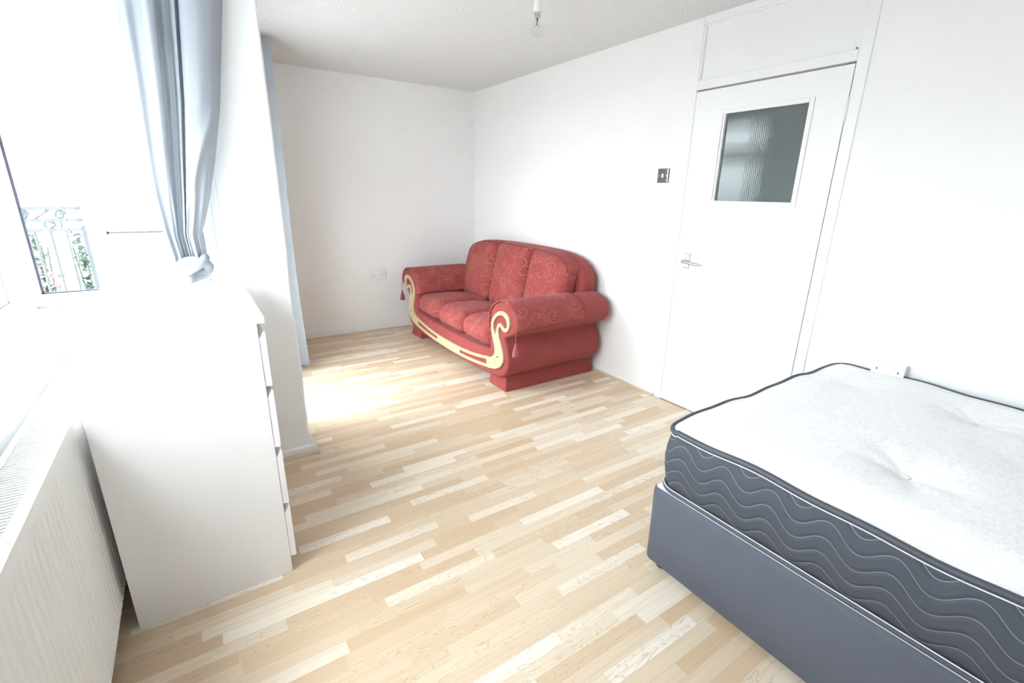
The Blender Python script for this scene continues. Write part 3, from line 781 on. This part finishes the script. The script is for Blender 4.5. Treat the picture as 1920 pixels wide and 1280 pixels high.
# ------------------------------------------------------------------ chest of drawers
CX0, CX1, CY0, CY1 = -2.980, -2.514, -3.07, -2.275
ch = thing('chest_of_drawers', ((CX0+CX1)/2, (CY0+CY1)/2, 0), 'tall white four-drawer chest standing between the radiator and the sofa side of the room', 'chest of drawers')
ch['label'] = 'white four-drawer chest with handleless fronts, standing against the radiator'
for y0, y1 in ((CY0, CY0+.018), (CY1-.018, CY1)): box('side_panel', MELA, ch, CX0, CX1, y0, y1, 0, .974, bevel=.0012)
box('top_panel', MELA, ch, CX0, -2.490, CY0, CY1, .974, .994, bevel=.0015)
box('back_panel', MELA, ch, CX0+.004, CX0+.010, CY0+.018, CY1-.018, .03, .974, bevel=0)
box('plinth', MELA, ch, CX1-.04, CX1-.022, CY0+.018, CY1-.018, 0, .062, bevel=0)
for z0, z1 in ((.757, .944), (.528, .737), (.298, .507), (.066, .278)):
    bm = NB(); y0, y1 = CY0+.002, CY1-.002
    loft(bm, [[(CX1+.001, y, z0), (-2.493, y, z0), (-2.493, y, z1), (-2.497, y, z1+.002), (CX1+.001, y, z1-.022)] for y in (y0, y1)])
    dr = finish('drawer', bm, MELA, ch, bevel=.001)
    box('cross_rail', MELA, ch, CX1-.016, CX1-.0005, CY0+.018, CY1-.018, z1-.026, z1+(.030 if z1 > .9 else .022), bevel=0)
    box('drawer_body', MELA, dr, CX0+.05, CX1+.001, CY0+.03, CY1-.03, z0+.03, z1-.05, bevel=0)

# ------------------------------------------------------------------ radiator
RX0, RX1, RY0, RY1, RZ0, RZ1 = -3.105, -3.0, -4.02, -2.425, .112, .766
ra = thing('radiator', ((RX0+RX1)/2, (RY0+RY1)/2, RZ0), 'white ribbed panel radiator with a slatted top, below the long left window', 'radiator')
bm = NB()
pitch = .0333; ys = []
y = RY0+.02
while y < RY1-.04:
    for f, dx in ((0, 0), (.34, 0), (.46, -.0026), (.56, -.0026), (.68, 0)): ys.append((y+f*pitch, dx))
    y += pitch
ys = [(RY0, 0)]+ys+[(RY1, 0)]
zr = [(RZ0+.006, .0), (RZ0+.03, 0), (RZ0+.045, 1), (RZ1-.075, 1), (RZ1-.06, 0), (RZ1-.030, 0), (RZ1-.012, .0)]
V = [[bm.verts.new((RX1-.004+dx*k, yy, z)) for z, k in zr] for yy, dx in ys]
for a, b in zip(V, V[1:]):
    for j in range(len(zr)-1): bm.faces.new((a[j], b[j], b[j+1], a[j+1]))
# back of the panel
bx(bm, RX1-.018, RX1-.010, RY0, RY1, RZ0+.006, RZ1-.012)
for k in range(int((RY1-RY0-.03)/pitch)):
    yy = RY0+.02+k*pitch
    bx(bm, RX1-.005, RX1-.0015, yy+.010, yy+.020, RZ0+.012, RZ0+.024)
finish('front_panel', bm, RADW, ra, smooth=True)
box('rear_panel', RADW, ra, RX0, RX0+.012, RY0, RY1, RZ0, RZ1-.012, bevel=.003)
bm = NB(); bx(bm, RX0+.015, RX1-.02, RY0+.02, RY1-.02, RZ0+.05, RZ1-.16); finish('shaded_convector_fins', bm, IRON, ra)  # fins as one block, coloured dark so the grille slots look shaded
for y0, y1 in ((RY0-.003, RY0), (RY1, RY1+.003)): box('side_cover', RADW, ra, RX0, RX1, y0, y1, RZ0+.01, RZ1-.002, bevel=.001)
bm = NB()
bx(bm, RX1-.022, RX1, RY0-.003, RY1+.003, RZ1-.010, RZ1); bx(bm, RX0, RX0+.014, RY0-.003, RY1+.003, RZ1-.010, RZ1)
bx(bm, RX1-.0015, RX1+.0015, RY0-.003, RY1+.003, RZ1-.030, RZ1-.001)
y = RY0+.004
while y < RY1-.006:
    bx(bm, RX0+.014, RX1-.022, y, y+.005, RZ1-.012, RZ1-.003); y += .0125
finish('top_grille', bm, RADW, ra, bevel=.001)
for y in (RY0+.25, RY1-.25):
    bm = NB(); bx(bm, XL+.001, RX0, y-.02, y+.02, RZ0+.1, RZ1-.1); finish('wall_bracket', bm, RADW, ra)

# ------------------------------------------------------------------ electrical fittings
sw = thing('light_switch', (0, -2.543, 1.517), 'square dark metal light switch on the wall left of the door', 'light switch')
box('plate', DCHROME, sw, -.010, 0, -2.588, -2.500, 1.473, 1.561, bevel=.003)
box('edge_glint', CHROME, sw, -.0108, -.009, -2.5865, -2.577, 1.476, 1.558, bevel=.0005)  # bright strip standing in for the reflection at the plate's edge
box('rocker', CHROME, sw, -.0165, -.009, -2.553, -2.535, 1.503, 1.530, bevel=.003)
for y in (-2.573, -2.513):
    bm = NB(); bmesh.ops.create_cone(bm, cap_ends=True, segments=12, radius1=.005, radius2=.004, depth=.003, matrix=Matrix.Translation((-.0112, y, 1.517)) @ Matrix.Rotation(-PI/2, 4, 'Y')); finish('screw', bm, CHROME, sw)

def double_socket(name, loc, along, out, w, h, dep, label, slots_on=True):
    """along / out: unit vectors along the wall and into the room"""
    A, O, Z = Vector(along), Vector(out), Vector((0, 0, 1)); C0 = Vector(loc)
    t = thing(name, loc, label, 'socket')
    def bb(bm, a0, a1, o0, o1, z0, z1):
        p = C0+A*a0+O*o0; q = C0+A*a1+O*o1
        bx(bm, min(p.x, q.x), max(p.x, q.x), min(p.y, q.y), max(p.y, q.y), C0.z+z0, C0.z+z1)
    bm = NB(); bb(bm, -w/2, w/2, 0, dep-.008, -h/2, h/2); finish('back_box', bm, WPLAS, t, bevel=.003)
    bm = NB(); bb(bm, -w/2-.001, w/2+.001, dep-.008, dep, -h/2-.001, h/2+.001); finish('faceplate', bm, WPLAS, t, bevel=.003)
    for s in (-1, 1):
        bm = NB(); a = s*.017; bb(bm, a-.009, a+.009, dep-.001, dep+.004, .010, .034); finish('rocker', bm, WPLAS, t, bevel=.002)
    for s in (-1, 1):
        bm = NB(); a = s*.042
        bb(bm, a-.003, a+.003, dep-.001, dep+.0006, .000, .010)
        for k in (-1, 1): bb(bm, a+k*.011-.004, a+k*.011+.004, dep-.001, dep+.0006, -.022, -.017)
        finish('pin_slots', bm, DSCREW, t)
    return t
double_socket('wall_socket', (-1.131, 0, .586), (1, 0, 0), (0, -1, 0), .146, .088, .030, 'white double socket low on the back wall, left of the sofa')
double_socket('wall_socket', (0, -3.990, .628), (0, -1, 0), (-1, 0, 0), .128, .086, .042, 'white double socket on the right wall, just above the mattress edge')

# ------------------------------------------------------------------ pendant bulb
px, py = -1.030, -2.5
pl = thing('pendant_light', (px, py, 2.374), 'bare clear light bulb in a white holder hanging from the ceiling', 'ceiling light')
bm = NB(); lathe(bm, [(.045, 2.374), (.045, 2.368), (.038, 2.354), (.010, 2.350)], px, py, 28); finish('ceiling_rose', bm, WPLAS, pl, smooth=True)
bm = NB(); tube(bm, [(px, py, 2.352), (px, py, 2.33)], .004, 8); finish('cord', bm, WPLAS, pl)
bm = NB(); lathe(bm, [(.006, 2.338), (.014, 2.334), (.019, 2.325), (.0195, 2.293), (.0205, 2.291), (.0205, 2.287), (.0215, 2.285), (.0215, 2.256), (.019, 2.254)], px, py, 28); finish('lamp_holder', bm, WPLAS, pl, smooth=True)
bm = NB(); lathe(bm, [(.019, 2.258), (.0195, 2.252), (.016, 2.249), (.0135, 2.247), (.0135, 2.236), (.015, 2.234), (.012, 2.231)], px, py, 24); finish('bulb_cap', bm, CHROME, pl, smooth=True)
bm = NB(); bulb = [(.012, 2.233), (.0128, 2.226), (.015, 2.216), (.020, 2.205), (.027, 2.195), (.0315, 2.184), (.0325, 2.176), (.031, 2.166), (.026, 2.156), (.018, 2.150), (.009, 2.1475), (.001, 2.147)]
lathe(bm, bulb, px, py, 28); tag(finish('bulb_glass', bm, GLASS, pl, smooth=True), 'clear glass bulb')
bm = NB(); tube(bm, [(px, py, 2.233), (px, py, 2.205), (px, py, 2.20)], .0022, 8, rr=[.005, .002, .003]); tube(bm, [(px-.014, py, 2.19), (px-.006, py, 2.20), (px+.006, py, 2.20), (px+.014, py, 2.19)], .0008, 6); finish('filament_stem', bm, DSCREW, pl)

# ------------------------------------------------------------------ curtains
cu = thing('curtain', (-2.57, -2.25, 2.33), 'pale blue-grey curtain knotted at sill height beside the balcony window', 'curtain')
Ltab = [(1.0, -2.735), (1.1, -2.725), (1.2, -2.738), (1.35, -2.752), (1.5, -2.757), (2.0, -2.747), (2.33, -2.745)]
Rtab = [(1.0, -2.612), (1.10, -2.602), (1.2, -2.603), (1.24, -2.588), (1.35, -2.552), (1.5, -2.512), (1.70, -2.466), (2.09, -2.402), (2.33, -2.392)]
# fold depth across the cloth: (t, depth towards the room) at the top and near the knot
folds = [(0, 0), (.08, .016), (.15, .004), (.20, .010), (.225, .040), (.28, .056), (.335, .046), (.36, -.022), (.42, -.010), (.475, -.022), (.50, .016), (.53, .022), (.552, -.016), (.58, .030), (.64, .052), (.74, .060), (.86, .048), (.94, .026), (.98, .006), (1, -.012)]
def pin(tab, x):     # cubic interpolation with clamped slopes
    for k in range(len(tab)-1):
        (a, va), (b, vb) = tab[k], tab[k+1]
        if x <= b:
            def sl(i):
                if i <= 0 or i >= len(tab)-1: return 0
                d0 = (tab[i][1]-tab[i-1][1])/(tab[i][0]-tab[i-1][0]); d1 = (tab[i+1][1]-tab[i][1])/(tab[i+1][0]-tab[i][0])
                return 0 if d0*d1 <= 0 else 2*d0*d1/(d0+d1)
            h = b-a; t = (x-a)/h
            return va*(1+2*t)*(1-t)**2+sl(k)*h*t*(1-t)**2+vb*t*t*(3-2*t)+sl(k+1)*h*t*t*(t-1)
    return tab[-1][1]
def cpt(u, v):
    z = 1.085+v*(2.33-1.085)
    L, R = interp(Ltab, z), interp(Rtab, z)
    g = 1-sstep(1.08, 1.55, z)                       # gather towards the knot
    t = u
    # the broad right-hand panel sweeps across to the left as it falls
    x = L+(R-L)*t
    y = -2.262-pin(folds, t)*(1-.45*g)+.012*math.sin(t*38+z*2.0)*g
    y -= .03*g*math.sin(PI*t)
    # diagonal pull folds
    y -= .012*math.exp(-((t-.62-.9*(z-1.35))/.07)**2)*sstep(1.15, 1.3, z)*(1-sstep(1.55, 1.8, z))
    return (x, y, z)
bm = NB(); grid(bm, 220, 90, cpt); c1 = finish('cloth', bm, CURT, cu, smooth=True)
bm = NB()       # the knot: two twisted rolls
kc = Vector((-2.66, -2.30, 1.075))
for ph in (0, 1):
    pts = []
    for i in range(33):
        a = 2*PI*i/32
        pts.append(kc+Vector((.048*math.cos(a)+.01*ph, .030*math.sin(a)+(.008 if ph else -.004), .028*math.sin(a+1.1+ph*2.2)-.012*ph)))
    tube(bm, pts[:-1], .020, 10, True)
finish('knot', bm, CURT, cu, smooth=True)
bm = NB()
def tail(u, v):
    z = 1.085-v*.085; w = .03+.024*v; a = u*2.6*PI
    return (-2.650+(u-.5)*2*w+.006*math.sin(v*3), -2.285-.016*math.sin(a)*(.5+v*.5), z-.006*math.sin(u*5))
grid(bm, 48, 14, tail); finish('tail', bm, CURT, cu, smooth=True)
bm = NB(); tube(bm, [(-3.1, -2.235, 2.335), (-2.36, -2.235, 2.335)], .010, 8); bx(bm, -2.40, -2.38, -2.235, YB, 2.325, 2.345); bx(bm, -3.08, -3.06, -2.235, YB, 2.325, 2.345); finish('curtain_rail', bm, WPLAS, cu)

c2 = thing('curtain', (-2.15, -.80, 2.33), 'long pale grey curtain hanging to the floor just past the free edge of the wall', 'curtain')
bm = NB()
def fpt(u, v):
    z = .03+v*2.29; y = -.84+u*.22
    return (-2.105+.080*math.cos(u*4.0*PI)*(1-.12*math.sin(v*5))+.028*(1-v), y+.012*math.sin(v*4+u*9), z)
grid(bm, 80, 40, fpt); finish('cloth', bm, CURT, c2, smooth=True)
bm = NB(); tube(bm, [(-2.18, -1.55, 2.33), (-2.18, -.60, 2.33)], .010, 8); bx(bm, XA, -2.18, -.66, -.64, 2.32, 2.34); bx(bm, XA, -2.18, -1.50, -1.48, 2.32, 2.34); finish('curtain_rail', bm, WPLAS, c2)

# ------------------------------------------------------------------ outside: balcony and the building opposite
bm = NB(); bx(bm, -3.75, -2.45, -2.0, .6, -.15, .02); struct(finish('balcony_floor', bm, CONC))
rl = thing('balcony_railing', (-3.3, -.8, .02), 'dark ornamental iron railing seen outside through the balcony window', 'railing')
bm = NB()
def rod(p, q, r=.006): tube(bm, [p, q], r, 8)
for z in (1.255, 1.185, 1.13): bx(bm, -3.70, -3.18, -.81, -.79, z-.010, z+.010)
finish('top_rail', bm, IRON, rl)
bm = NB()
for x in (-3.66, -3.50, -3.34): 
    pts = [(x+.03*math.cos(a)*(1-.05*k), -.8, 1.158+.02*math.sin(a)) for k, a in enumerate([i*2*PI/12 for i in range(12)])]
    tube(bm, pts, .009, 6, True); rod((x+.05, -.8, 1.13), (x+.07, -.8, 1.255), .007); rod((x-.06, -.8, 1.19), (x+.02, -.8, 1.25), .007)
    pts = [(x+.06+.026*math.cos(a)*(1-k*.03), -.8, 1.218+.026*math.sin(a)*(1-k*.03)) for k, a in enumerate([i*.42 for i in range(22)])]
    tube(bm, pts, .009, 6)
finish('scrollwork', bm, IRON, rl)
for x in (-3.69, -3.62, -3.55, -3.48, -3.41, -3.34, -3.27):
    bm = NB(); tube(bm, [(x, -.8, .06), (x, -.8, 1.13)], .007, 8); finish('baluster', bm, IRON, rl)
bm = NB(); bx(bm, -3.195, -3.175, -.812, -.788, .02, 1.15); bx(bm, -3.71, -3.69, -.812, -.788, .02, 1.28); finish('post', bm, IRON, rl)
bm = NB(); bx(bm, -3.70, -3.18, -.805, -.795, .055, .067); finish('bottom_rail', bm, IRON, rl)
bm = NB(); bx(bm, -3.08, -2.70, -.806, -.794, 1.10, 1.112); bx(bm, -3.084, -3.072, -.806, -.794, 1.094, 1.118); bx(bm, -2.712, -2.70, -.806, -.794, .02, 1.11)
tag(finish('handrail', bm, IRON), 'thin dark handrail outside, beside the tied curtain', 'handrail')
def plant(x, y, z, h, lab, flowers):
    t = thing('potted_plant', (x, y, z), lab, 'plant')
    bm = NB(); lathe(bm, [(.06, z), (.08, z+.14), (.086, z+.14), (.086, z+.16), (.074, z+.16), (.07, z+.13)], x, y, 18); finish('pot', bm, TERRA, t, smooth=True)
    bm = NB()
    for k in range(230):
        a = random.uniform(0, 2*PI); r = random.uniform(.0, .085); zz = z+.62+random.uniform(0, h); s = random.uniform(.02, .05)
        c = Vector((x+r*math.cos(a), y+r*math.sin(a), zz)); dv = Vector((math.cos(a), math.sin(a), random.uniform(-.4, .8))).normalized(); sd = dv.cross(Vector((0, 0, 1))).normalized()
        vs = [bm.verts.new(c+dv*q*s+sd*w*s) for q, w in ((-1, 0), (-.2, .42), (1, 0), (-.2, -.42))]; bm.faces.new(vs)
        if flowers and k % 30 == 0:
            fl = NB(); bmesh.ops.create_icosphere(fl, subdivisions=1, radius=.022, matrix=Matrix.Translation(c+dv*.04)); finish('flower', fl, REDF, t)
    for k in range(5):
        a = k*1.3; tube(bm, [(x, y, z+.14), (x+.02*math.cos(a), y+.02*math.sin(a), z+.5), (x+.05*math.cos(a), y+.05*math.sin(a), z+.62+h*.8)], .004, 5)
    finish('foliage', bm, LEAF, t)
plant(-3.47, -.54, .02, .46, 'green potted plant with red blooms, outside behind the iron railing', True)
plant(-3.28, -.40, .02, .44, 'plain green potted plant outside, next to the railing end post', False)
nb = thing('building', (-6.2, 5.5, -6), 'pale brick building across the way, seen through the balcony window', 'building')
bm = NB(); bx(bm, -8.5, -4.23, 5.0, 6.0, -6, 2.46); finish('brick_wall', bm, BRICK, nb)
bm = NB(); bx(bm, -8.5, -4.20, 4.95, 6.0, 2.46, 2.56); finish('coping', bm, CONC, nb)
bm = NB(); bx(bm, -4.62, -4.36, 4.985, 5.02, 1.10, 1.40); finish('window_opening', bm, plain('grey_window', (.10, .11, .12), .3), nb)
bm = NB(); bx(bm, -30, 30, 6.5, 40, -6.1, -6); bx(bm, -40, -3.8, -40, 6.5, -6.1, -6); struct(finish('ground', bm, plain('grey_tarmac', (.16, .16, .16), .9)))
